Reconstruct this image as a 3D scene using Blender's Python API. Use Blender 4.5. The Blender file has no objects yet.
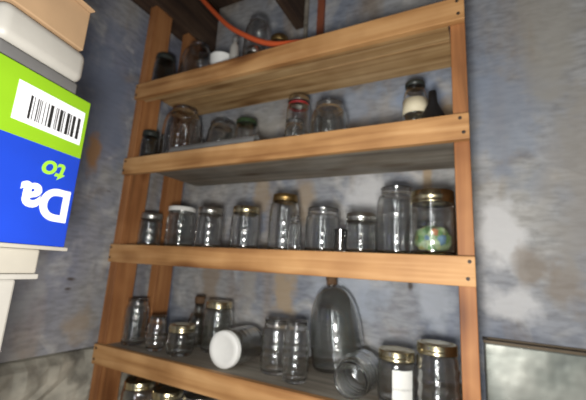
import bpy, bmesh, math, random
from mathutils import Vector, Matrix
random.seed(7)
C = bpy.context.scene.collection
PI = math.pi

# ------------------------------------------------------------------ materials
def new_mat(name):
    m = bpy.data.materials.new(name); m.use_nodes = True
    nt = m.node_tree
    return m, nt, nt.nodes['Principled BSDF']

def setp(b, **k):
    for n, v in k.items():
        b.inputs[n.replace('_', ' ')].default_value = v

def plain(name, col, rough=.5, metal=0.0, noise=.08, scale=40, coat=0):
    m, nt, b = new_mat(name)
    N, L = nt.nodes, nt.links
    tc = N.new('ShaderNodeTexCoord'); nz = N.new('ShaderNodeTexNoise'); nz.inputs['Scale'].default_value = scale
    nz.inputs['Detail'].default_value = 4
    L.new(tc.outputs['Object'], nz.inputs['Vector'])
    mx = N.new('ShaderNodeMix'); mx.data_type = 'RGBA'
    mx.inputs[6].default_value = (*[c * (1 - noise * 2) for c in col], 1)
    mx.inputs[7].default_value = (*[min(1, c * (1 + noise)) for c in col], 1)
    L.new(nz.outputs['Fac'], mx.inputs[0]); L.new(mx.outputs[2], b.inputs['Base Color'])
    setp(b, Roughness=rough, Metallic=metal, Coat_Weight=coat)
    return m

def ramp(nt, fac, stops, interp='LINEAR'):
    r = nt.nodes.new('ShaderNodeValToRGB'); r.color_ramp.interpolation = interp
    e = r.color_ramp.elements
    while len(e) < len(stops): e.new(0.5)
    for i, (p, c) in enumerate(stops):
        e[i].position = p; e[i].color = (*c, 1)
    nt.links.new(fac, r.inputs['Fac']); return r

def wood(name, dark, mid, light, axis='X', rough=.65, seed=0.0, grain=1.0, world=False):
    m, nt, b = new_mat(name); N, L = nt.nodes, nt.links
    tc = N.new('ShaderNodeTexCoord'); mp = N.new('ShaderNodeMapping')
    s = {'X': (1.2, 22, 22), 'Y': (22, 1.2, 22), 'Z': (22, 22, 1.2)}[axis]
    mp.inputs['Scale'].default_value = s; mp.inputs['Location'].default_value = (seed, seed * 1.7, seed * .6)
    oi = N.new('ShaderNodeObjectInfo'); ad = N.new('ShaderNodeVectorMath'); ad.operation = 'ADD'
    L.new(tc.outputs['Object'], ad.inputs[0]); L.new(oi.outputs['Location'], ad.inputs[1])
    L.new(ad.outputs[0], mp.inputs['Vector'])
    n1 = N.new('ShaderNodeTexNoise'); n1.inputs['Scale'].default_value = 1.6; n1.inputs['Detail'].default_value = 6
    n1.inputs['Distortion'].default_value = .5
    L.new(mp.outputs['Vector'], n1.inputs['Vector'])
    r = ramp(nt, n1.outputs['Fac'], [(.28, dark), (.47, mid), (.7, light)])
    n2 = N.new('ShaderNodeTexNoise'); n2.inputs['Scale'].default_value = 5.5; n2.inputs['Detail'].default_value = 3
    L.new(ad.outputs[0], n2.inputs['Vector'])
    r2 = ramp(nt, n2.outputs['Fac'], [(.35, (.66, .58, .5)), (.6, (1, 1, 1))])
    mx = N.new('ShaderNodeMix'); mx.data_type = 'RGBA'; mx.blend_type = 'MULTIPLY'; mx.inputs[0].default_value = .75
    L.new(r.outputs['Color'], mx.inputs[6]); L.new(r2.outputs['Color'], mx.inputs[7])
    kp = N.new('ShaderNodeMapping'); kp.inputs['Scale'].default_value = tuple(3.2 if q < 2 else 9 for q in s)
    L.new(ad.outputs[0], kp.inputs['Vector'])
    vo = N.new('ShaderNodeTexVoronoi'); vo.inputs['Scale'].default_value = 1.0; L.new(kp.outputs['Vector'], vo.inputs['Vector'])
    kr = ramp(nt, vo.outputs['Distance'], [(.06, (.38, .28, .2)), (.17, (.72, .64, .56)), (.26, (1, 1, 1))])
    mk = N.new('ShaderNodeMix'); mk.data_type = 'RGBA'; mk.blend_type = 'MULTIPLY'; mk.inputs[0].default_value = .9
    L.new(mx.outputs[2], mk.inputs[6]); L.new(kr.outputs['Color'], mk.inputs[7])
    L.new(mk.outputs[2], b.inputs['Base Color'])
    bp = N.new('ShaderNodeBump'); bp.inputs['Strength'].default_value = .25; bp.inputs['Distance'].default_value = .002
    L.new(n1.outputs['Fac'], bp.inputs['Height']); L.new(bp.outputs['Normal'], b.inputs['Normal'])
    setp(b, Roughness=rough)
    return m

def glass(name, tint, rough=.10):
    m, nt, b = new_mat(name); N, L = nt.nodes, nt.links
    tc = N.new('ShaderNodeTexCoord'); nz = N.new('ShaderNodeTexNoise'); nz.inputs['Scale'].default_value = 28
    L.new(tc.outputs['Object'], nz.inputs['Vector'])
    bp = N.new('ShaderNodeBump'); bp.inputs['Strength'].default_value = .08; bp.inputs['Distance'].default_value = .004
    L.new(nz.outputs['Fac'], bp.inputs['Height']); L.new(bp.outputs['Normal'], b.inputs['Normal'])
    setp(b, Base_Color=(*tint, 1), Roughness=rough, Transmission_Weight=1.0, IOR=1.5, Coat_Weight=1.0, Coat_Roughness=.13, Coat_IOR=1.6)
    return m

def wall_mat(name, axis, patches, dk=1.0):
    """old blue-grey paint, scuffed to white in places, brown damp stains running down"""
    m, nt, b = new_mat(name); N, L = nt.nodes, nt.links
    tc = N.new('ShaderNodeTexCoord')
    def nz(scale, detail, mscale=(1, 1, 1), loc=(0, 0, 0), dist=0):
        mp = N.new('ShaderNodeMapping'); mp.inputs['Scale'].default_value = mscale; mp.inputs['Location'].default_value = loc
        L.new(tc.outputs['Object'], mp.inputs['Vector'])
        n = N.new('ShaderNodeTexNoise'); n.inputs['Scale'].default_value = scale; n.inputs['Detail'].default_value = detail
        n.inputs['Distortion'].default_value = dist
        L.new(mp.outputs['Vector'], n.inputs['Vector']); return n.outputs['Fac']
    def mix(fac, a, bb, blend='MIX'):
        x = N.new('ShaderNodeMix'); x.data_type = 'RGBA'; x.blend_type = blend
        if hasattr(fac, 'node'): L.new(fac, x.inputs[0])
        else: x.inputs[0].default_value = fac
        for i, v in ((6, a), (7, bb)):
            if hasattr(v, 'node'): L.new(v, x.inputs[i])
            else: x.inputs[i].default_value = (*v, 1)
        return x.outputs[2]
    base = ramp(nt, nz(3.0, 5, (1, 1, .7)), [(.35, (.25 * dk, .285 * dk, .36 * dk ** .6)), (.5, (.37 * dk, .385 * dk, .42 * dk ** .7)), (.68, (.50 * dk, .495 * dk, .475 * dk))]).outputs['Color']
    scuff = ramp(nt, nz(9, 7, (1, 1, .8), (3, 1, 2), .6), [(.52, (0, 0, 0)), (.72, (1, 1, 1))]).outputs['Color']
    c = mix(scuff, base, (.58, .57, .55))
    streak = ramp(nt, nz(4.5, 4, (1.3, 1.3, .22), (1.7, 0, .3), .3), [(.55, (0, 0, 0)), (.70, (.7, .7, .7))]).outputs['Color']
    c = mix(streak, c, (.36, .27, .18))
    blot = ramp(nt, nz(5, 6, (1, 1, 1), (5.2, 2, 8), .4), [(.60, (0, 0, 0)), (.74, (.75, .75, .75))]).outputs['Color']
    c = mix(blot, c, (.22, .16, .11))
    fine = ramp(nt, nz(34, 5, (.7, .7, 2.2)), [(.32, (.64, .63, .62)), (.6, (1.0, 1.0, 1.0))]).outputs['Color']
    c = mix(.8, c, fine, 'MULTIPLY')
    # single stains, scuffs, darker areas and a painted flash hotspot, each with its own place: (centre along the wall, height), radii, colour, strength
    wob = N.new('ShaderNodeTexNoise'); wob.inputs['Scale'].default_value = 14; wob.inputs['Detail'].default_value = 5
    L.new(tc.outputs['Object'], wob.inputs['Vector'])
    sep = N.new('ShaderNodeSeparateXYZ'); L.new(tc.outputs['Object'], sep.inputs[0])
    def math_(op, a, bb=None):
        x = N.new('ShaderNodeMath'); x.operation = op
        for i, v in enumerate((a, bb)):
            if v is None: continue
            if hasattr(v, 'node'): L.new(v, x.inputs[i])
            else: x.inputs[i].default_value = v
        return x.outputs[0]
    for (px, pz, rx, rz, col, k) in patches:
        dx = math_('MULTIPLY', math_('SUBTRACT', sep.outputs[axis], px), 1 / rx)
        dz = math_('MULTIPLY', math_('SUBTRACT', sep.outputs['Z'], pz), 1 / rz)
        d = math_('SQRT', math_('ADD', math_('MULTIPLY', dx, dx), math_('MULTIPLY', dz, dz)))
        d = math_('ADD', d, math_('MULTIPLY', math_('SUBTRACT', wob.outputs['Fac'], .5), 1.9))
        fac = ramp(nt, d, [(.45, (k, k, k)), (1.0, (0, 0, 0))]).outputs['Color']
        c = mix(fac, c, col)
    L.new(c, b.inputs['Base Color'])
    bp = N.new('ShaderNodeBump'); bp.inputs['Strength'].default_value = .3; bp.inputs['Distance'].default_value = .004
    L.new(scuff, bp.inputs['Height']); L.new(bp.outputs['Normal'], b.inputs['Normal'])
    setp(b, Roughness=.7)
    return m

M = {}
M['pine'] = wood('pine_board', (.30, .135, .043), (.52, .275, .105), (.66, .385, .17), 'X')
M['pine_post'] = wood('pine_post', (.22, .09, .03), (.37, .155, .053), (.46, .215, .08), 'Z', seed=3)
M['pine_plank'] = wood('pine_plank', (.24, .13, .05), (.46, .285, .125), (.66, .46, .25), 'X', seed=5)
M['grey_plank'] = wood('weathered_plank', (.15, .135, .11), (.27, .245, .205), (.38, .35, .29), 'X', seed=8, rough=.8)
M['dark_wood'] = wood('dark_joist_wood', (.02, .012, .008), (.055, .03, .018), (.10, .06, .035), 'Y', rough=.8)
TAN, BRN, WHT, BLU, DRK = (.44, .33, .21), (.27, .20, .14), (.78, .78, .78), (.34, .42, .56), (.07, .05, .04)
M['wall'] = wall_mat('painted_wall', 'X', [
    (.10, .50, .16, .30, (.30, .36, .47), .6), (.07, .10, .09, .15, WHT, .85), (.10, -.10, .10, .06, WHT, .7), (.150, .01, .06, .07, (.30, .25, .2), .75), (.22, -.05, .07, .08, (.30, .25, .2), .7),  # the white patches paint the flash's bright pool into the wall colour
    (.30, .25, .12, .4, (.40, .37, .33), .6), (.24, .75, .10, .35, (.40, .38, .34), .7), (-.15, .60, .12, .09, BLU, .8), (-.42, .62, .14, .10, BLU, .5),
    (-.134, .28, .020, .13, TAN, .9), (-.06, .53, .035, .07, TAN, .9), (-.80, .26, .05, .16, TAN, .7), (-.60, .25, .055, .16, TAN, .7), (-.35, .24, .10, .12, WHT, .6),
    (-.66, -.12, .06, .14, TAN, .85), (-1.03, -.10, .06, .14, (.38, .30, .22), .7), (-.83, -.10, .05, .12, (.42, .38, .32), .6), (-.40, -.10, .14, .14, (.46, .52, .62), .7), (-.12, -.10, .07, .12, (.52, .56, .62), .7),
    (-.192, -.07, .012, .022, DRK, .9), (-.85, .58, .20, .09, (.40, .38, .34), .7)])
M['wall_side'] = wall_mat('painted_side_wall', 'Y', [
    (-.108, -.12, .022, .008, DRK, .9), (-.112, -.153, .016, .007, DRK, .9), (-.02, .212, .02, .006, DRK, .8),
    (-.05, -.27, .07, .07, (.33, .26, .19), .7), (-.33, -.15, .16, .5, (.36, .37, .38), .7), (-.15, .50, .22, .42, (.17, .20, .27), .8), (-.100, .345, .036, .10, (.34, .19, .09), .95)], .72)  # broad navy patch darkens the upper side wall
M['glass'] = glass('clear_glass', (.975, .985, .975))
M['glass_grey'] = glass('smoky_glass', (.90, .92, .90))
M['glass_dark'] = glass('dark_glass', (.60, .60, .54))
M['gold'] = plain('gold_lid_metal', (.74, .65, .42), .25, 1.0, .12, 60)
M['brass'] = plain('worn_brass_metal', (.42, .28, .11), .42, 1.0, .3, 50)
M['silver'] = plain('zinc_lid_metal', (.66, .65, .60), .30, 1.0, .15, 60)
M['dark_lid'] = plain('dark_lid_paint', (.03, .035, .03), .35, 0, .2)
M['green_lid'] = plain('green_lid_paint', (.035, .07, .03), .4, 0, .2)
M['white'] = plain('white_enamel', (.82, .82, .79), .35, 0, .04)
M['white_plastic'] = plain('white_plastic', (.40, .385, .35), .45, 0, .05)
M['grey_plastic'] = plain('grey_plastic', (.14, .138, .135), .5, 0, .08)
M['cream'] = plain('cream_paper', (.78, .70, .50), .6, 0, .1)
M['paper'] = plain('white_paper_label', (.80, .80, .76), .7, 0, .05)
M['red'] = plain('red_band', (.55, .03, .04), .35, 0, .1)
M['black'] = plain('black_plastic', (.012, .012, .013), .55, 0, .2)
M['cord'] = plain('orange_cord_rubber', (.72, .12, .035), .5, 0, .06)
M['rust'] = plain('red_brown_paint', (.30, .085, .04), .7, 0, .25, 12)
M['carton'] = plain('brown_cardboard', (.40, .26, .145), .8, 0, .12, 14)
M['cork'] = plain('dark_cork', (.14, .075, .035), .8, 0, .3, 90)
M['nail'] = plain('rusty_nail', (.06, .045, .035), .6, .5, .2)
def steel_mat():
    m, nt, b = new_mat('galvanised_steel'); N, L = nt.nodes, nt.links
    tc = N.new('ShaderNodeTexCoord'); n = N.new('ShaderNodeTexNoise'); n.inputs['Scale'].default_value = 6; n.inputs['Detail'].default_value = 3
    L.new(tc.outputs['Object'], n.inputs['Vector'])
    r = ramp(nt, n.outputs['Fac'], [(.35, (.15, .17, .16)), (.5, (.27, .29, .26)), (.65, (.46, .47, .42))])
    L.new(r.outputs['Color'], b.inputs['Base Color'])
    bp = N.new('ShaderNodeBump'); bp.inputs['Strength'].default_value = .35; bp.inputs['Distance'].default_value = .02
    L.new(n.outputs['Fac'], bp.inputs['Height']); L.new(bp.outputs['Normal'], b.inputs['Normal'])
    setp(b, Roughness=.38, Metallic=.6); return m
M['steel'] = steel_mat()
M['rim'] = plain('rusty_rim', (.16, .12, .075), .6, .3, .25, 20)
M['pipe'] = plain('dull_grey_metal', (.27, .27, .265), .5, .3, .15, 18)
M['contents_brown'] = plain('dried_contents', (.17, .12, .06), .8, 0, .4, 120)
M['ink'] = plain('black_ink', (.015, .015, .015), .6, 0, .05)
M['white_ink'] = plain('white_ink', (.85, .86, .9), .5, 0, .03)
M['green_ink'] = plain('green_ink', (.30, .62, .04), .5, 0, .05)
M['shelf_paint'] = plain('cream_painted_wood', (.40, .375, .32), .55, 0, .08, 20)

def box_print():
    m, nt, b = new_mat('printed_blue_green_card'); N, L = nt.nodes, nt.links
    tc = N.new('ShaderNodeTexCoord'); sp = N.new('ShaderNodeSeparateXYZ'); L.new(tc.outputs['Object'], sp.inputs[0])
    nz = N.new('ShaderNodeTexNoise'); nz.inputs['Scale'].default_value = 12; L.new(tc.outputs['Object'], nz.inputs['Vector'])
    r = ramp(nt, sp.outputs['Z'], [(0, (.010, .055, .52)), (.146, (.26, .50, .015))], 'CONSTANT')
    mx = N.new('ShaderNodeMix'); mx.data_type = 'RGBA'; mx.blend_type = 'MULTIPLY'; mx.inputs[0].default_value = .25
    L.new(r.outputs['Color'], mx.inputs[6]); L.new(nz.outputs['Fac'], mx.inputs[7])
    L.new(mx.outputs[2], b.inputs['Base Color']); setp(b, Roughness=.4)
    return m
M['box_print'] = box_print()

def packet_mat():
    m, nt, b = new_mat('multicolour_print'); N, L = nt.nodes, nt.links
    tc = N.new('ShaderNodeTexCoord'); v = N.new('ShaderNodeTexVoronoi'); v.inputs['Scale'].default_value = 70
    L.new(tc.outputs['Object'], v.inputs['Vector'])
    sp = N.new('ShaderNodeSeparateColor'); L.new(v.outputs['Color'], sp.inputs[0])
    r = ramp(nt, sp.outputs[0], [(0, (.20, .40, .14)), (.34, (.36, .52, .22)), (.52, (.62, .56, .16)), (.66, (.62, .24, .10)), (.74, (.16, .30, .46)), (.80, (.48, .60, .36))], 'CONSTANT')
    L.new(r.outputs['Color'], b.inputs['Base Color']); setp(b, Roughness=.45)
    return m
M['packet'] = packet_mat()

def rubble_mat():
    m, nt, b = new_mat('rough_foundation_stone'); N, L = nt.nodes, nt.links
    tc = N.new('ShaderNodeTexCoord'); n = N.new('ShaderNodeTexNoise'); n.inputs['Scale'].default_value = 9; n.inputs['Detail'].default_value = 8
    L.new(tc.outputs['Object'], n.inputs['Vector'])
    r = ramp(nt, n.outputs['Fac'], [(.3, (.13, .12, .10)), (.5, (.38, .36, .30)), (.7, (.62, .58, .48))])
    L.new(r.outputs['Color'], b.inputs['Base Color'])
    bp = N.new('ShaderNodeBump'); bp.inputs['Strength'].default_value = .7; bp.inputs['Distance'].default_value = .02
    L.new(n.outputs['Fac'], bp.inputs['Height']); L.new(bp.outputs['Normal'], b.inputs['Normal'])
    setp(b, Roughness=.85)
    return m
M['rubble'] = rubble_mat()
M['concrete'] = plain('dusty_concrete', (.28, .26, .23), .85, 0, .25, 6)

# ------------------------------------------------------------------ mesh helpers
def link(name, bm, mat, parent=None, smooth=False, bevel=0, loc=None, rot=None):
    bmesh.ops.recalc_face_normals(bm, faces=bm.faces)
    me = bpy.data.meshes.new(name)
    if smooth:
        for f in bm.faces: f.smooth = True
    bm.to_mesh(me); bm.free()
    me.materials.append(mat)
    o = bpy.data.objects.new(name, me); C.objects.link(o)
    if parent is not None: o.parent = parent
    if loc is not None: o.location = loc
    if rot is not None: o.rotation_euler = rot
    if bevel:
        md = o.modifiers.new('bevel', 'BEVEL'); md.width = bevel; md.segments = 2; md.limit_method = 'ANGLE'
    return o

def add_box(bm, x0, x1, y0, y1, z0, z1):
    vs = [bm.verts.new((x, y, z)) for z in (z0, z1) for y in (y0, y1) for x in (x0, x1)]
    for q in ((0, 2, 3, 1), (4, 5, 7, 6), (0, 1, 5, 4), (2, 6, 7, 3), (0, 4, 6, 2), (1, 3, 7, 5)):
        bm.faces.new([vs[i] for i in q])

def box(x0, x1, y0, y1, z0, z1):
    bm = bmesh.new(); add_box(bm, x0, x1, y0, y1, z0, z1); return bm

def lathe(profile, seg=40, square=0.0, closed=False):
    """revolve (radius, height) points round Z; square>0 flattens the section towards a rounded square"""
    bm = bmesh.new(); rings = []
    for r, z in profile:
        if r < 1e-6:
            rings.append([bm.verts.new((0, 0, z))])
        else:
            ring = []
            for i in range(seg):
                a = 2 * PI * i / seg; k = 1.0
                if square:
                    n = 2 + 6 * square
                    k = (abs(math.cos(a)) ** n + abs(math.sin(a)) ** n) ** (-1 / n)
                ring.append(bm.verts.new((r * k * math.cos(a), r * k * math.sin(a), z)))
            rings.append(ring)
    pairs = list(zip(rings[:-1], rings[1:]))
    if closed: pairs.append((rings[-1], rings[0]))
    for a, b in pairs:
        for i in range(seg):
            j = (i + 1) % seg
            if len(a) == 1 and len(b) == 1: break
            if len(a) == 1: bm.faces.new((a[0], b[j], b[i]))
            elif len(b) == 1: bm.faces.new((a[i], a[j], b[0]))
            else: bm.faces.new((a[i], a[j], b[j], b[i]))
    return bm

def tube(points, r, seg=12):
    bm = bmesh.new(); P = [Vector(p) for p in points]; rings = []
    up = Vector((0, 0, 1))
    for i, p in enumerate(P):
        t = (P[min(i + 1, len(P) - 1)] - P[max(i - 1, 0)]).normalized()
        a = t.cross(up)
        if a.length < 1e-3: a = Vector((1, 0, 0))
        a.normalize(); b = t.cross(a)
        rings.append([bm.verts.new(p + r * (math.cos(2 * PI * k / seg) * a + math.sin(2 * PI * k / seg) * b)) for k in range(seg)])
    for a, b in zip(rings[:-1], rings[1:]):
        for i in range(seg): bm.faces.new((a[i], a[(i + 1) % seg], b[(i + 1) % seg], b[i]))
    bm.faces.new(rings[0]); bm.faces.new(rings[-1]); return bm

def catmull(pts, n=10):
    P = [Vector(p) for p in pts]; P = [2 * P[0] - P[1]] + P + [2 * P[-1] - P[-2]]; out = []
    for i in range(1, len(P) - 2):
        for k in range(n):
            t = k / n; a, b, c, d = P[i - 1:i + 3]
            out.append(.5 * ((2 * b) + (c - a) * t + (2 * a - 5 * b + 4 * c - d) * t * t + (3 * b - a - 3 * c + d) * t ** 3))
    out.append(P[-2]); return out

def tag(o, label, cat, group=None):
    o['label'] = label; o['category'] = cat
    if group: o['group'] = group
    return o

def thing(name, label, cat, loc=(0, 0, 0), group=None, rot=(0, 0, 0)):
    o = bpy.data.objects.new(name, None); C.objects.link(o); o.empty_display_size = .05
    o.location = loc; o.rotation_euler = rot
    return tag(o, label, cat, group)

def structure(name, bm, mat, **k):
    o = link(name, bm, mat, **k); o['kind'] = 'structure'; return o

# ------------------------------------------------------------------ the setting
FLOOR = -1.33
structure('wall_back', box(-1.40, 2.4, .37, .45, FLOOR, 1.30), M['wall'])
structure('wall_left', box(-1.33, -1.25, -2.6, .37, -.36, 1.30), M['wall_side'])
structure('floor', box(-1.6, 2.4, -2.6, .45, FLOOR - .08, FLOOR), M['concrete'])
structure('ceiling', box(-1.40, 2.4, -2.6, .45, 1.30, 1.36), M['dark_wood'])
# rough stone foundation below the left wall
bm = bmesh.new(); nu, nv = 90, 40; grid = []
from mathutils import noise
for i in range(nu + 1):
    row = []
    for j in range(nv + 1):
        y = -2.6 + 2.97 * i / nu; z = FLOOR + (-.375 - FLOOR) * j / nv
        d = noise.fractal(Vector((y * 7, z * 9, 1.3)), 1.0, 2.0, 4)
        x = -1.245 + max(-.03, min(.03, d * .035)) - (.03 if j == nv else 0)
        row.append(bm.verts.new((x, y, z)))
    grid.append(row)
for i in range(nu):
    for j in range(nv): bm.faces.new((grid[i][j], grid[i + 1][j], grid[i + 1][j + 1], grid[i][j + 1]))
top = [bm.verts.new((-1.33, v[-1].co.y, -.362)) for v in grid]
bot = [bm.verts.new((-1.33, v[-1].co.y, FLOOR)) for v in grid]
for i in range(nu):
    bm.faces.new((grid[i][-1], grid[i + 1][-1], top[i + 1], top[i]))
    bm.faces.new((top[i], top[i + 1], bot[i + 1], bot[i]))
structure('wall_foundation', bm, M['rubble'], smooth=False)
# ceiling joists running back to the wall
for n, (x0, x1) in enumerate(((-1.25, -1.155), (-.685, -.640), (-.06, -.015), (.52, .565), (1.1, 1.145))):
    structure('trim_%d' % (n + 1), box(x0, x1, -2.6, .37, 1.03, 1.30), M['dark_wood'], bevel=.003)
structure('trim_6', box(-.575, -.543, .352, .37, .70, 1.30), M['rust'], bevel=.002)      # red-brown batten
structure('trim_7', box(-.640, -.622, .355, .37, .70, 1.30), M['grey_plank'], bevel=.002)

# ------------------------------------------------------------------ the shelf unit
HA, HB, HC, HD, HE, HF = .6517, .3395, .0103, -.3363, -.67, -1.0
BT = .064
unit = thing('storage_shelf', 'tall pine shelf unit with rows of glass jars', 'shelf', (-.604, 0, FLOOR))
O = Vector((-.604, 0, FLOOR))
def part(name, x0, x1, y0, y1, z0, z1, mat, parent=unit, bevel=.002):
    c = Vector(((x0 + x1) / 2, (y0 + y1) / 2, (z0 + z1) / 2))
    o = link(name, box(x0 - c.x, x1 - c.x, y0 - c.y, y1 - c.y, z0 - c.z, z1 - c.z), mat, parent, bevel=bevel)
    o.location = c - O
    return o, c
for (x0, x1) in ((-1.204, -1.166), (-.037, -.003)):
    part('post', x0, x1, 0.0, .089, FLOOR, 1.03, M['pine_post'])
    part('post', x0, x1, .19, .275, FLOOR, 1.03, M['pine_post'])
random.seed(3)
for h, plank, dep in ((HA, 'pine_plank', .262), (HB, 'grey_plank', .358), (HC, 'pine_plank', .345), (HD, 'grey_plank', .345), (HE, 'grey_plank', .345), (HF, 'grey_plank', .345)):
    fb, c = part('front_board', -1.191, -.003, -.020, 0.0, h - BT, h, M['pine'])
    for xx in (-1.180, -.018):
        for zz in (.020, -.016):
            nb = lathe([(0, 0), (.0042, 0), (.0042, .0012), (0, .0016)], 10)
            link('nail', nb, M['nail'], fb, loc=(xx - c.x + random.uniform(-.004, .004), -.010, zz), rot=(PI / 2, 0, 0))
    if plank == 'pine_plank' and h == HA:
        part('shelf_plank', -1.166, -.041, 0.0, .118, h - .022, h - .003, M[plank])
        part('shelf_plank', -1.166, -.041, .122, dep, h - .022, h - .003, M[plank])
        part('cleat', -1.166, -.041, .001, .020, h - .062, h - .022, M['pine_plank'])
    else:
        part('shelf_plank', -1.166, -.041, 0.0, dep, h - .022, h - .003, M[plank])

# ------------------------------------------------------------------ jars
W = .0028
def jar_profile(h, r, rn, shoulder, beads=(), neck=.022):
    out = [(0, .004), (r * .55, .004), (r * .82, 0), (r * .95, .003), (r, .011)]
    hs = h - neck - shoulder
    span = hs - .011; nr = max(2, round(span / .024)); steps = nr * 6
    zs = [.011 + span * k / steps for k in range(1, steps + 1)]
    for z in zs:
        q = (z - .011) / span
        d = r * .016 * (1 - (2 * q - 1) ** 2) + .0005 * math.sin(2 * PI * nr * q)
        for b in beads: d += .0022 * math.exp(-((q - b) * span / .0035) ** 2)
        out.append((r + d, z))
    for k in range(1, 7):
        t = k / 6; a = t * PI / 2
        out.append((rn + (r - rn) * math.cos(a) ** .9 if k < 6 else rn, hs + shoulder * math.sin(a)))
    out += [(rn, h - neck + .004), (rn + .0016, h - neck + .007), (rn, h - neck + .010), (rn, h - .005), (rn + .0014, h - .003), (rn + .0008, h)]
    inn = [(rn - W, h)] + [(max(r_ - W, .0), z) for r_, z in reversed([q for q in out if q[1] <= h - neck and q[0] > r * .9 or (h - neck - shoulder < q[1] <= h - neck)])]
    zi = .009
    inn = [q for q in inn if q[1] > zi + .002]
    inn += [(r - W - .001, zi + .003), (r * .8, zi), (0, zi)]
    return out + inn

def lid_parts(root, rn, h, mat, kind='two', band=.020):
    R = rn + .0035
    if kind == 'two':
        l = link('lid', lathe([(0, h - .002 + .001), (rn * .8, h - .001), (rn + .001, h - .001), (rn + .001, h + .0016), (rn * .86, h + .0016), (rn * .8, h + .003), (rn * .3, h + .003), (0, h + .0026)], 40), mat, root, smooth=True)
        link('screw_band', lathe([(R - .0012, h - band), (R, h - band), (R + .0012, h - band + .002), (R, h - band + .004), (R, h - band * .56), (R + .0012, h - band * .46), (R, h - band * .36), (R, h + .001), (R - .001, h + .0024), (rn * .9, h + .0026), (rn * .9, h + .0018), (R - .0012, h + .0008)], 40, closed=True), mat, l, smooth=True)
    else:
        bm = lathe([(R - .0012, h - .013), (R, h - .013), (R + .001, h - .012), (R, h - .0105), (R, h + .001), (R - .0018, h + .003), (rn * .75, h + .0032), (rn * .7, h + .002), (0, h + .002), (0, h + .0008), (rn * .7, h + .0004), (R - .0012, h + .0004)], 40)
        link('lid', bm, mat, root, smooth=True)

def jar(name, label, loc, h, r, rn=None, shoulder=None, lid=None, lidkind='two', mat='glass', beads=(), group=None, rot=(0, 0, 0), cat='jar', square=0, band=.020):
    rn = rn or r * .84; shoulder = shoulder or h * .12
    hb = h - (.003 if lid else 0)
    bm = lathe(jar_profile(hb, r, rn, shoulder, beads), 44, square)
    if lid:
        t = thing(name, label, cat, loc, group, rot)
        link('glass_body', bm, M[mat], t, smooth=True)
        lid_parts(t, rn * (1.0 if not square else 1.02), hb, M[lid], lidkind, band)
        return t
    o = link(name, bm, M[mat], None, smooth=True, loc=loc, rot=rot)
    return tag(o, label, cat, group)

zA, zB, zC, zD, zE = [h - .003 for h in (HA, HB, HC, HD, HE)]
gA, gB, gC, gD, gE = ('jars on the top shelf', 'jars on the second shelf', 'jars on the third shelf', 'jars on the fourth shelf', 'jars on the bottom shelf')

# top shelf
jar('glass_jar', 'large round-topped clear jar at the left end of the top shelf', (-1.040, .148, zA), .246, .072, .040, .10, mat='glass', group=gA)
jar('glass_jar', 'small dark jar in the far left corner of the top shelf', (-1.121, .046, zA), .150, .043, .034, .03, lid='dark_lid', mat='glass_dark', group=gA)
jar('glass_jar', 'tall round-shouldered clear jar behind the orange cord on the top shelf', (-.742, .16, zA), .292, .055, .036, .09, mat='glass', group=gA)
jar('glass_jar', 'brass-lidded jar under the lowest bend of the orange cord', (-.602, .10, zA), .132, .034, .028, .02, lid='brass', mat='glass_grey', group=gA)
jar('glass_jar', 'low squat clear jar between the white bowl and the brass-lidded jar', (-.690, .075, zA), .088, .036, .030, .02, lid='silver', mat='glass_grey', group=gA)
# white bowl and slim bottle
bm = lathe([(0, .002), (.022, 0), (.026, .004), (.036, .03), (.044, .062), (.046, .085), (.0475, .088), (.0435, .088), (.041, .064), (.033, .032), (.022, .008), (0, .006)], 40)
tag(link('bowl', bm, M['white'], None, smooth=True, loc=(-.835, .07, zA)), 'small white bowl on the top shelf left of the cord', 'bowl')
t = thing('bottle', 'slim pale upright plastic bottle beside the white bowl on the top shelf', 'bottle', (-.768, .055, zA))
link('bottle_body', lathe([(0, .001), (.014, 0), (.017, .003), (.017, .105), (.013, .118), (.009, .124), (.009, .134), (0, .134)], 28), M['white_plastic'], t, smooth=True)
link('cap', lathe([(0, .132), (.0115, .132), (.0115, .152), (.0095, .154), (0, .154)], 24), M['grey_plastic'], t, smooth=True)

# second shelf
jar('glass_jar', 'big round clear jar at the left end of the second shelf', (-1.050, .12, zB), .246, .078, .048, .09, mat='glass', group=gB)
jar('glass_jar', 'short dark jar in the left corner of the second shelf', (-1.132, .037, zB), .125, .033, .027, .02, lid='dark_lid', mat='glass_dark', group=gB)
jar('glass_jar', 'broad smoky clear jar behind the grey pipe on the second shelf', (-.925, .22, zB), .205, .060, .050, .04, mat='glass_grey', group=gB)
jar('glass_jar', 'jar with a dark green lid behind the end of the grey pipe', (-.780, .19, zB), .185, .044, .038, .03, lid='green_lid', lidkind='one', mat='glass', group=gB)
t = jar('glass_jar', 'jar with a silver lid and a red band round its neck', (-.528, .14, zB), .210, .042, .034, .04, lid='silver', lidkind='one', mat='glass', group=gB)
link('neck_band', lathe([(.0350, .178), (.0362, .178), (.0366, .188), (.0350, .188)], 36, closed=True), M['red'], t, smooth=True)
jar('glass_jar', 'small low clear jar in front of the red-banded jar', (-.490, .050, zB), .082, .032, .027, .016, mat='glass_grey', group=gB)
jar('glass_jar', 'wide round-shouldered open jar in the middle of the second shelf', (-.400, .11, zB), .150, .060, .044, .06, mat='glass_grey', group=gB)
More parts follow.
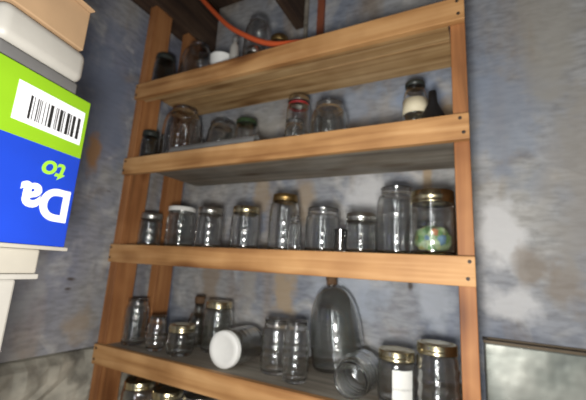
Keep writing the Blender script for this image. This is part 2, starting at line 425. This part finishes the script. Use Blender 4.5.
# grey pipe lying along the shelf front
bm = bmesh.new(); seg = 20; rings = []
for x, r in ((-.185, .0215), (.185, .0215), (.185, .018), (-.185, .018)):
    rings.append([bm.verts.new((x, r * math.cos(2 * PI * k / seg), r * math.sin(2 * PI * k / seg))) for k in range(seg)])
for a, b in zip(rings, rings[1:] + rings[:1]):
    for i in range(seg): bm.faces.new((a[i], a[(i + 1) % seg], b[(i + 1) % seg], b[i]))
tag(link('pipe', bm, M['pipe'], None, smooth=False, loc=(-.800, .030, zB + .0218)), 'length of grey pipe lying along the front of the second shelf', 'pipe')
# leaning bottle and black funnel at the right
t = thing('bottle', 'clear bottle with a dark cap and cream label at the right of the second shelf', 'bottle', (-.142, .150, zB))
prof = jar_profile(.190, .034, .025, .03, (), .022)
link('glass_body', lathe(prof, 36), M['glass'], t, smooth=True)
link('cap', lathe([(0, .1905), (.0268, .1905), (.0268, .180), (.0285, .180), (.0285, .194), (.026, .196), (0, .196)], 28), M['dark_lid'], t, smooth=True)
link('label', lathe([(.0349, .090), (.0357, .090), (.0357, .136), (.0349, .136)], 36, closed=True), M['cream'], t, smooth=True)
bm = lathe([(.046, 0), (.048, .002), (.047, .006), (.043, .008), (.012, .074), (.0095, .108), (.0075, .108), (.0098, .073), (.0405, .008)], 36, closed=True)
tag(link('funnel', bm, M['black'], None, smooth=True, loc=(-.086, .055, zB), rot=(0, 0, 0)), 'black plastic funnel standing mouth down by the right post', 'funnel')

# third shelf
jar('glass_jar', 'small zinc-lidded jar at the left end of the third shelf', (-1.100, .07, zC), .129, .041, .035, .018, lid='silver', mat='glass_grey', beads=(.5,), group=gC)
jar('glass_jar', 'jar with a flat white lid near the left of the third shelf', (-.965, .09, zC), .152, .050, .046, .018, lid='white', lidkind='one', mat='glass_grey', beads=(.3, .75), group=gC)
jar('glass_jar', 'grey zinc-lidded jar right of the white-lidded jar', (-.820, .08, zC), .145, .045, .038, .02, lid='silver', mat='glass', beads=(.85,), group=gC)
jar('glass_jar', 'gold-lidded jar fourth from the left on the third shelf', (-.675, .09, zC), .146, .047, .041, .018, lid='gold', mat='glass', beads=(.6,), group=gC)
jar('glass_jar', 'tall jar with a worn brass lid mid third shelf', (-.535, .10, zC), .184, .047, .036, .03, lid='brass', mat='glass', beads=(.7,), group=gC)
jar('glass_bottle', 'small square clear bottle between the brass-lidded jar and an open jar', (-.468, .045, zC), .108, .017, .011, .015, mat='glass', square=.5, cat='bottle')
jar('glass_jar', 'wide open clear jar right of the small square bottle', (-.402, .10, zC), .136, .051, .046, .014, mat='glass', group=gC)
bm = lathe([(0, .006), (.010, .002), (.0155, 0), (.0165, .004), (.0185, .066), (.0190, .068), (.0168, .068), (.0150, .012), (0, .011)], 28)
tag(link('shot_glass', bm, M['glass'], None, smooth=True, loc=(-.328, .05, zC)), 'tiny clear glass in front, between two jars mid third shelf', 'glass')
jar('glass_jar', 'short silver-lidded jar left of the tall open jar', (-.278, .075, zC), .114, .041, .037, .014, lid='silver', mat='glass', beads=(.4,), group=gC)
jar('glass_jar', 'tallest clear open jar on the third shelf', (-.190, .118, zC), .192, .054, .042, .03, mat='glass', beads=(.35, .8), group=gC)
t = jar('glass_jar', 'low jar of dark contents with green lid behind the tall open jar', (-.128, .185, zC), .108, .035, .031, .012, lid='green_lid', lidkind='one', mat='glass', group=gC)
link('contents', lathe([(0, .0102), (.028, .0105), (.031, .016), (.031, .058), (.02, .064), (0, .066)], 28), M['contents_brown'], t, smooth=True)
BIG = (-.093, .062, zC)
jar('glass_jar', 'big jar with broad gold lid by the right post, third shelf', BIG, .164, .0525, .048, .016, lid='gold', mat='glass', beads=(), group=gC, band=.029)
bm = bmesh.new(); bmesh.ops.create_icosphere(bm, subdivisions=4, radius=1)
for v in bm.verts:
    n = v.co.normalized(); k = 1 + .16 * noise.noise(n * 2.4) + .05 * noise.noise(n * 7)
    q = max(abs(n.x), abs(n.y), abs(n.z)) ** -.35
    v.co = Vector((n.x * .039 * k * q, n.y * .038 * k * q, n.z * .033 * k * q))
bz = min(v.co.z for v in bm.verts)
rm = max(math.hypot(v.co.x, v.co.y) for v in bm.verts)
for v in bm.verts: v.co.x *= .0475 / rm; v.co.y *= .0475 / rm; v.co.z -= bz
tag(link('printed_packet', bm, M['packet'], None, smooth=True, loc=(BIG[0], BIG[1], zC + .0095)), 'crumpled green multicoloured packet inside the big gold-lidded jar', 'packet')

# fourth shelf
jar('glass_jar', 'tall open jar at the left end of the fourth shelf', (-1.108, .07, zD), .158, .041, .034, .025, mat='glass_grey', beads=(.8,), group=gD)
jar('glass_jar', 'slim ribbed open jar second from the left, fourth shelf', (-.985, .06, zD), .112, .031, .027, .012, mat='glass', beads=(.2, .45, .7, .92), group=gD)
jar('glass_jar', 'low gold-lidded jar near the left of the fourth shelf', (-.885, .075, zD), .095, .044, .039, .014, lid='gold', mat='glass_grey', group=gD)
t = thing('bottle', 'brown-stoppered dark bottle behind low gold-lidded jar', 'bottle', (-.930, .20, zD))
link('glass_body', lathe(jar_profile(.150, .036, .016, .05, (), .03), 36), M['glass_dark'], t, smooth=True)
link('stopper', lathe([(0, .140), (.0115, .140), (.0125, .150), (.019, .152), (.020, .172), (.017, .176), (0, .176)], 28), M['cork'], t, smooth=True)
jar('glass_jar', 'gold-lidded jar standing behind the fallen white-lidded jar', (-.825, .185, zD), .170, .052, .043, .02, lid='gold', mat='glass_grey', beads=(.7,), group=gD)
jar('glass_jar', 'jar on its side with its white lid facing out', (-.703, .020, zD + .0515), .150, .053, .049, .02, lid='white', lidkind='one', mat='glass_grey', group=gD, rot=(PI / 2, 0, 0)).location = (-.668, .172, zD + .0555)
jar('glass_jar', 'upright ribbed clear jar left of a taller bottle, fourth shelf', (-.535, .10, zD), .150, .043, .037, .016, mat='glass', beads=(.2, .4, .6, .8, .95), group=gD)
jar('glass_jar', 'narrow ribbed clear jar against the big domed bottle', (-.452, .065, zD), .158, .035, .030, .016, mat='glass', beads=(.15, .32, .5, .68, .85, .96), group=gD)
t = thing('bottle', 'big dome-shouldered clear bottle with small brown cap, fourth shelf', 'bottle', (-.380, .225, zD + .0105), None, (0, -.13, 0))
link('glass_body', lathe(jar_profile(.262, .080, .014, .135, (.6,), .022), 48), M['glass_grey'], t, smooth=True)
link('cap', lathe([(0, .2625), (.0155, .2625), (.0155, .248), (.0172, .248), (.0172, .272), (.015, .274), (0, .274)], 28), M['cork'], t, smooth=True)
jar('glass_jar', 'open jar lying on its side before the big domed bottle', (-.276, .140, zD + .0505), .140, .047, .040, .02, mat='glass_grey', group=gD, beads=(.5,), rot=(PI / 2, 0, 0))
t = jar('glass_jar', 'gold-lidded jar with a white paper label, fourth shelf', (-.183, .08, zD), .121, .045, .040, .014, lid='gold', mat='glass', group=gD)
bm = bmesh.new(); r1, r2 = .0457, .0461; n = 12; rows = []
for k in range(n + 1):
    a = math.radians(-92 + 62 * k / n)
    rows.append([bm.verts.new((r * math.cos(a), r * math.sin(a), z)) for r, z in ((r1, .018), (r2, .018), (r2, .082), (r1, .082))])
for a, b in zip(rows[:-1], rows[1:]):
    for i in range(4): bm.faces.new((a[i], b[i], b[(i + 1) % 4], a[(i + 1) % 4]))
bm.faces.new(rows[0]); bm.faces.new(rows[-1])
link('paper_label', bm, M['paper'], t)
jar('glass_jar', 'taller gold-lidded jar beside the right post, fourth shelf', (-.090, .075, zD), .150, .046, .041, .018, lid='gold', mat='glass', beads=(.3, .6, .85), group=gD)
# bottom shelf: only the tops show
jar('glass_jar', 'leftmost gold-lidded jar under the fourth shelf', (-1.060, .085, zE), .222, .056, .047, .025, lid='gold', mat='glass', group=gE)
jar('glass_jar', 'second gold-lidded jar from the left under the fourth shelf', (-.930, .090, zE), .216, .055, .046, .025, lid='gold', mat='glass', group=gE)
jar('glass_jar', 'pale zinc-lidded jar at the bottom edge, under the fourth shelf', (-.800, .10, zE), .222, .056, .047, .025, lid='silver', mat='glass', group=gE)

# ------------------------------------------------------------------ orange cord
pts = [(-1.20, .11, 1.297), (-1.10, .105, 1.19), (-1.007, .10, 1.082), (-.905, .085, .965), (-.814, .07, .869), (-.72, .06, .795), (-.643, .05, .743), (-.575, .038, .708), (-.517, .03, .690), (-.45, .028, .676), (-.40, .035, .6645), (-.33, .06, .6595), (-.25, .09, .6595), (-.20, .12, .6595)]
tag(link('extension_cord', tube(catmull(pts, 10), .0095, 14), M['cord'], None, smooth=True), 'thick orange cord looping down from the ceiling onto the top shelf', 'cord')

# ------------------------------------------------------------------ galvanised bin right of the shelf
t = thing('metal_bin', 'galvanised sheet metal bin standing against the wall right of shelf', 'bin', (.33, .33, FLOOR))
bm = box(-.316, .316, -.032, .032, 0, 1.122)
link('body', bm, M['steel'], t, bevel=.004)
bm = bmesh.new()
add_box(bm, -.318, .318, -.036, -.024, 1.122, 1.129); add_box(bm, -.318, .318, .024, .036, 1.122, 1.129)
add_box(bm, -.318, -.306, -.024, .024, 1.122, 1.129); add_box(bm, .306, .318, -.024, .024, 1.122, 1.129)
link('rim', bm, M['rim'], t)

# ------------------------------------------------------------------ things stacked at the left
ang = math.radians(11)
FC = Vector((-0.5940, -0.520, -0.0262))                         # bottom far corner of the printed face
e1 = Vector((math.sin(ang), -math.cos(ang), 0)); nrm = Vector((math.cos(ang), math.sin(ang), 0))
rotz = math.atan2(e1.y, e1.x)                              # local X runs along the face, local Y = outward
BH, BW, BD = .250, .150, .070
def face_pt(t, z, off=0.0): return Vector((t, off, z))
# side stand
st = thing('shelf_stand', 'cream painted post and small shelf carrying the blue and green box', 'stand', (FC.x, FC.y, FLOOR), None, (0, 0, rotz))
zt = FC.z - FLOOR
link('shelf_top', box(-.004, .24, -.16, .004, zt - .006, zt), M['shelf_paint'], st, bevel=.0015)
link('bracket', box(.030, .16, -.085, -.010, zt - .042, zt - .006), M['shelf_paint'], st, bevel=.003)
link('bracket_rim', box(.028, .164, -.088, -.006, zt - .050, zt - .042), M['white_plastic'], st, bevel=.002)
link('post', box(.052, .12, -.08, -.016, 0, zt - .050), M['white_plastic'], st, bevel=.004)
# box, upside down
bx = thing('product_box', 'upside-down blue and bright green printed carton with a barcode', 'box', FC, None, (0, 0, rotz))
link('carton', box(0, BW, -BD, 0, 0, BH), M['box_print'], bx, bevel=.0015)
pn = link('barcode_panel', box(.008, .118, 0, .0006, .170, .228), M['white_ink'], bx)
bm = bmesh.new(); x = .014; random.seed(11)
while x < .100:
    w = random.choice((.0012, .0018, .0034, .0052)); add_box(bm, x, x + w, .0006, .0009, .178, .214); x += w + random.choice((.0014, .0022, .004))
link('barcode', bm, M['ink'], pn)
def lettering(name, text, size, mat, t0, zc, parent, extra=0.0, shear=0.0):
    cu = bpy.data.curves.new(name, 'FONT'); cu.body = text; cu.size = size; cu.extrude = .0003; cu.shear = shear; cu.offset = extra
    tmp = bpy.data.objects.new('tmp', cu); C.objects.link(tmp)
    bpy.context.view_layer.update()
    me = bpy.data.meshes.new_from_object(tmp.evaluated_get(bpy.context.evaluated_depsgraph_get()))
    bpy.data.objects.remove(tmp); bpy.data.curves.remove(cu)
    xs = [v.co.x for v in me.vertices]; ys = [v.co.y for v in me.vertices]
    # letters upside down: text x -> along the face, text y -> downwards
    for v in me.vertices:
        tx, ty, tz = v.co
        v.co = Vector((t0 + tx - min(xs), .0006 + tz, zc - (ty - (min(ys) + max(ys)) / 2)))
    me.materials.clear(); me.materials.append(mat)
    o = bpy.data.objects.new(name, me); C.objects.link(o); o.parent = parent
    return o
lettering('brand_lettering', 'Da', .068, M['white_ink'], .007, .064, bx, .0024)
lettering('script_lettering', 'to', .044, M['green_ink'], .024, .116, bx, .0008, .25)
# rounded white tub on the box, cardboard carton on the tub
tb = thing('plastic_tub', 'rounded white plastic tub lying on top of the printed carton', 'tub', FC + Vector((0, 0, BH)), None, (0, 0, rotz))
def rounded(x0, x1, y0, y1, z0, z1, mat, name, parent, bev):
    o = link(name, box(x0, x1, y0, y1, z0, z1), mat, parent, smooth=True)
    md = o.modifiers.new('bevel', 'BEVEL'); md.width = bev; md.segments = 5
    return o
rounded(.022, .150, -.066, -.008, 0, .026, M['grey_plastic'], 'base', tb, .006)  # grey base puts the shade under the tub into colour
rounded(.016, .156, -.068, -.004, .026, .084, M['white_plastic'], 'body', tb, .016)
cb = thing('cardboard_carton', 'tan cardboard carton at the top of the left-hand stack', 'box', FC + Vector((0, 0, BH + .084)), None, (0, 0, rotz))
cbm = link('carton', box(.028, .150, -.066, -.006, 0, .075), M['carton'], cb, bevel=.002)
link('flap', box(.028, .150, -.066, .004, .075, .0775), M['carton'], cb, bevel=.0008)

# ------------------------------------------------------------------ camera
f, yaw, pitch, roll, cx, cz, D = 343.0086, .4789, .1952, .0602, -.0142, -.0368, .85
cy_, sy_ = math.cos(yaw), math.sin(yaw)
fw = Vector((-sy_ * math.cos(pitch), cy_ * math.cos(pitch), math.sin(pitch)))
r = Vector((cy_, sy_, 0)); u = r.cross(fw)
r2 = math.cos(roll) * r + math.sin(roll) * u; u2 = -math.sin(roll) * r + math.cos(roll) * u
cam = bpy.data.cameras.new('camera'); co = bpy.data.objects.new('camera', cam); C.objects.link(co)
cam.sensor_fit = 'HORIZONTAL'; cam.sensor_width = 36; cam.lens = 36 * f / 586; cam.clip_start = .01
cam.dof.use_dof = True; cam.dof.focus_distance = .35; cam.dof.aperture_fstop = 6.5
mw = Matrix.Identity(4)
for i in range(3):
    mw[i][0] = r2[i]; mw[i][1] = u2[i]; mw[i][2] = -fw[i]
mw.translation = Vector((cx, -D, cz)); co.matrix_world = mw
bpy.context.scene.camera = co

# ------------------------------------------------------------------ light: phone flash by the lens, added pane lights, dim ambient
def point(name, loc, power, rad, col):
    l = bpy.data.lights.new(name, 'POINT'); l.energy = power; l.shadow_soft_size = rad; l.color = col
    o = bpy.data.objects.new(name, l); o.location = loc; C.objects.link(o); return o
point('flash', (cx - .02, -D - .02, cz - .075), 37, .05, (1.0, .97, .92))
# added column of unseen pane lights, put in to streak highlights on the jars
for k in range(9):
    l = bpy.data.lights.new('added_highlight_pane', 'AREA'); l.shape = 'RECTANGLE'; l.size = .10; l.size_y = .17; l.energy = .62; l.color = (.93, .97, 1.0)
    o = bpy.data.objects.new('added_highlight_pane', l); C.objects.link(o); o.location = (-.16, -1.7, -1.0 + .24 * k); o.rotation_euler = (PI / 2, 0, 0)
w = bpy.data.worlds.new('world'); bpy.context.scene.world = w; w.use_nodes = True
w.node_tree.nodes['Background'].inputs[0].default_value = (.80, .88, 1.0, 1); w.node_tree.nodes['Background'].inputs[1].default_value = .06
sc = bpy.context.scene
sc.view_settings.view_transform = 'Standard'; sc.view_settings.look = 'None'; sc.view_settings.gamma = 1
sc.view_settings.use_curve_mapping = False; sc.view_settings.exposure = .18
sc.cycles.max_bounces = 16; sc.cycles.transmission_bounces = 14; sc.cycles.glossy_bounces = 6; sc.cycles.transparent_max_bounces = 12
sc.cycles.caustics_refractive = True; sc.cycles.caustics_reflective = False
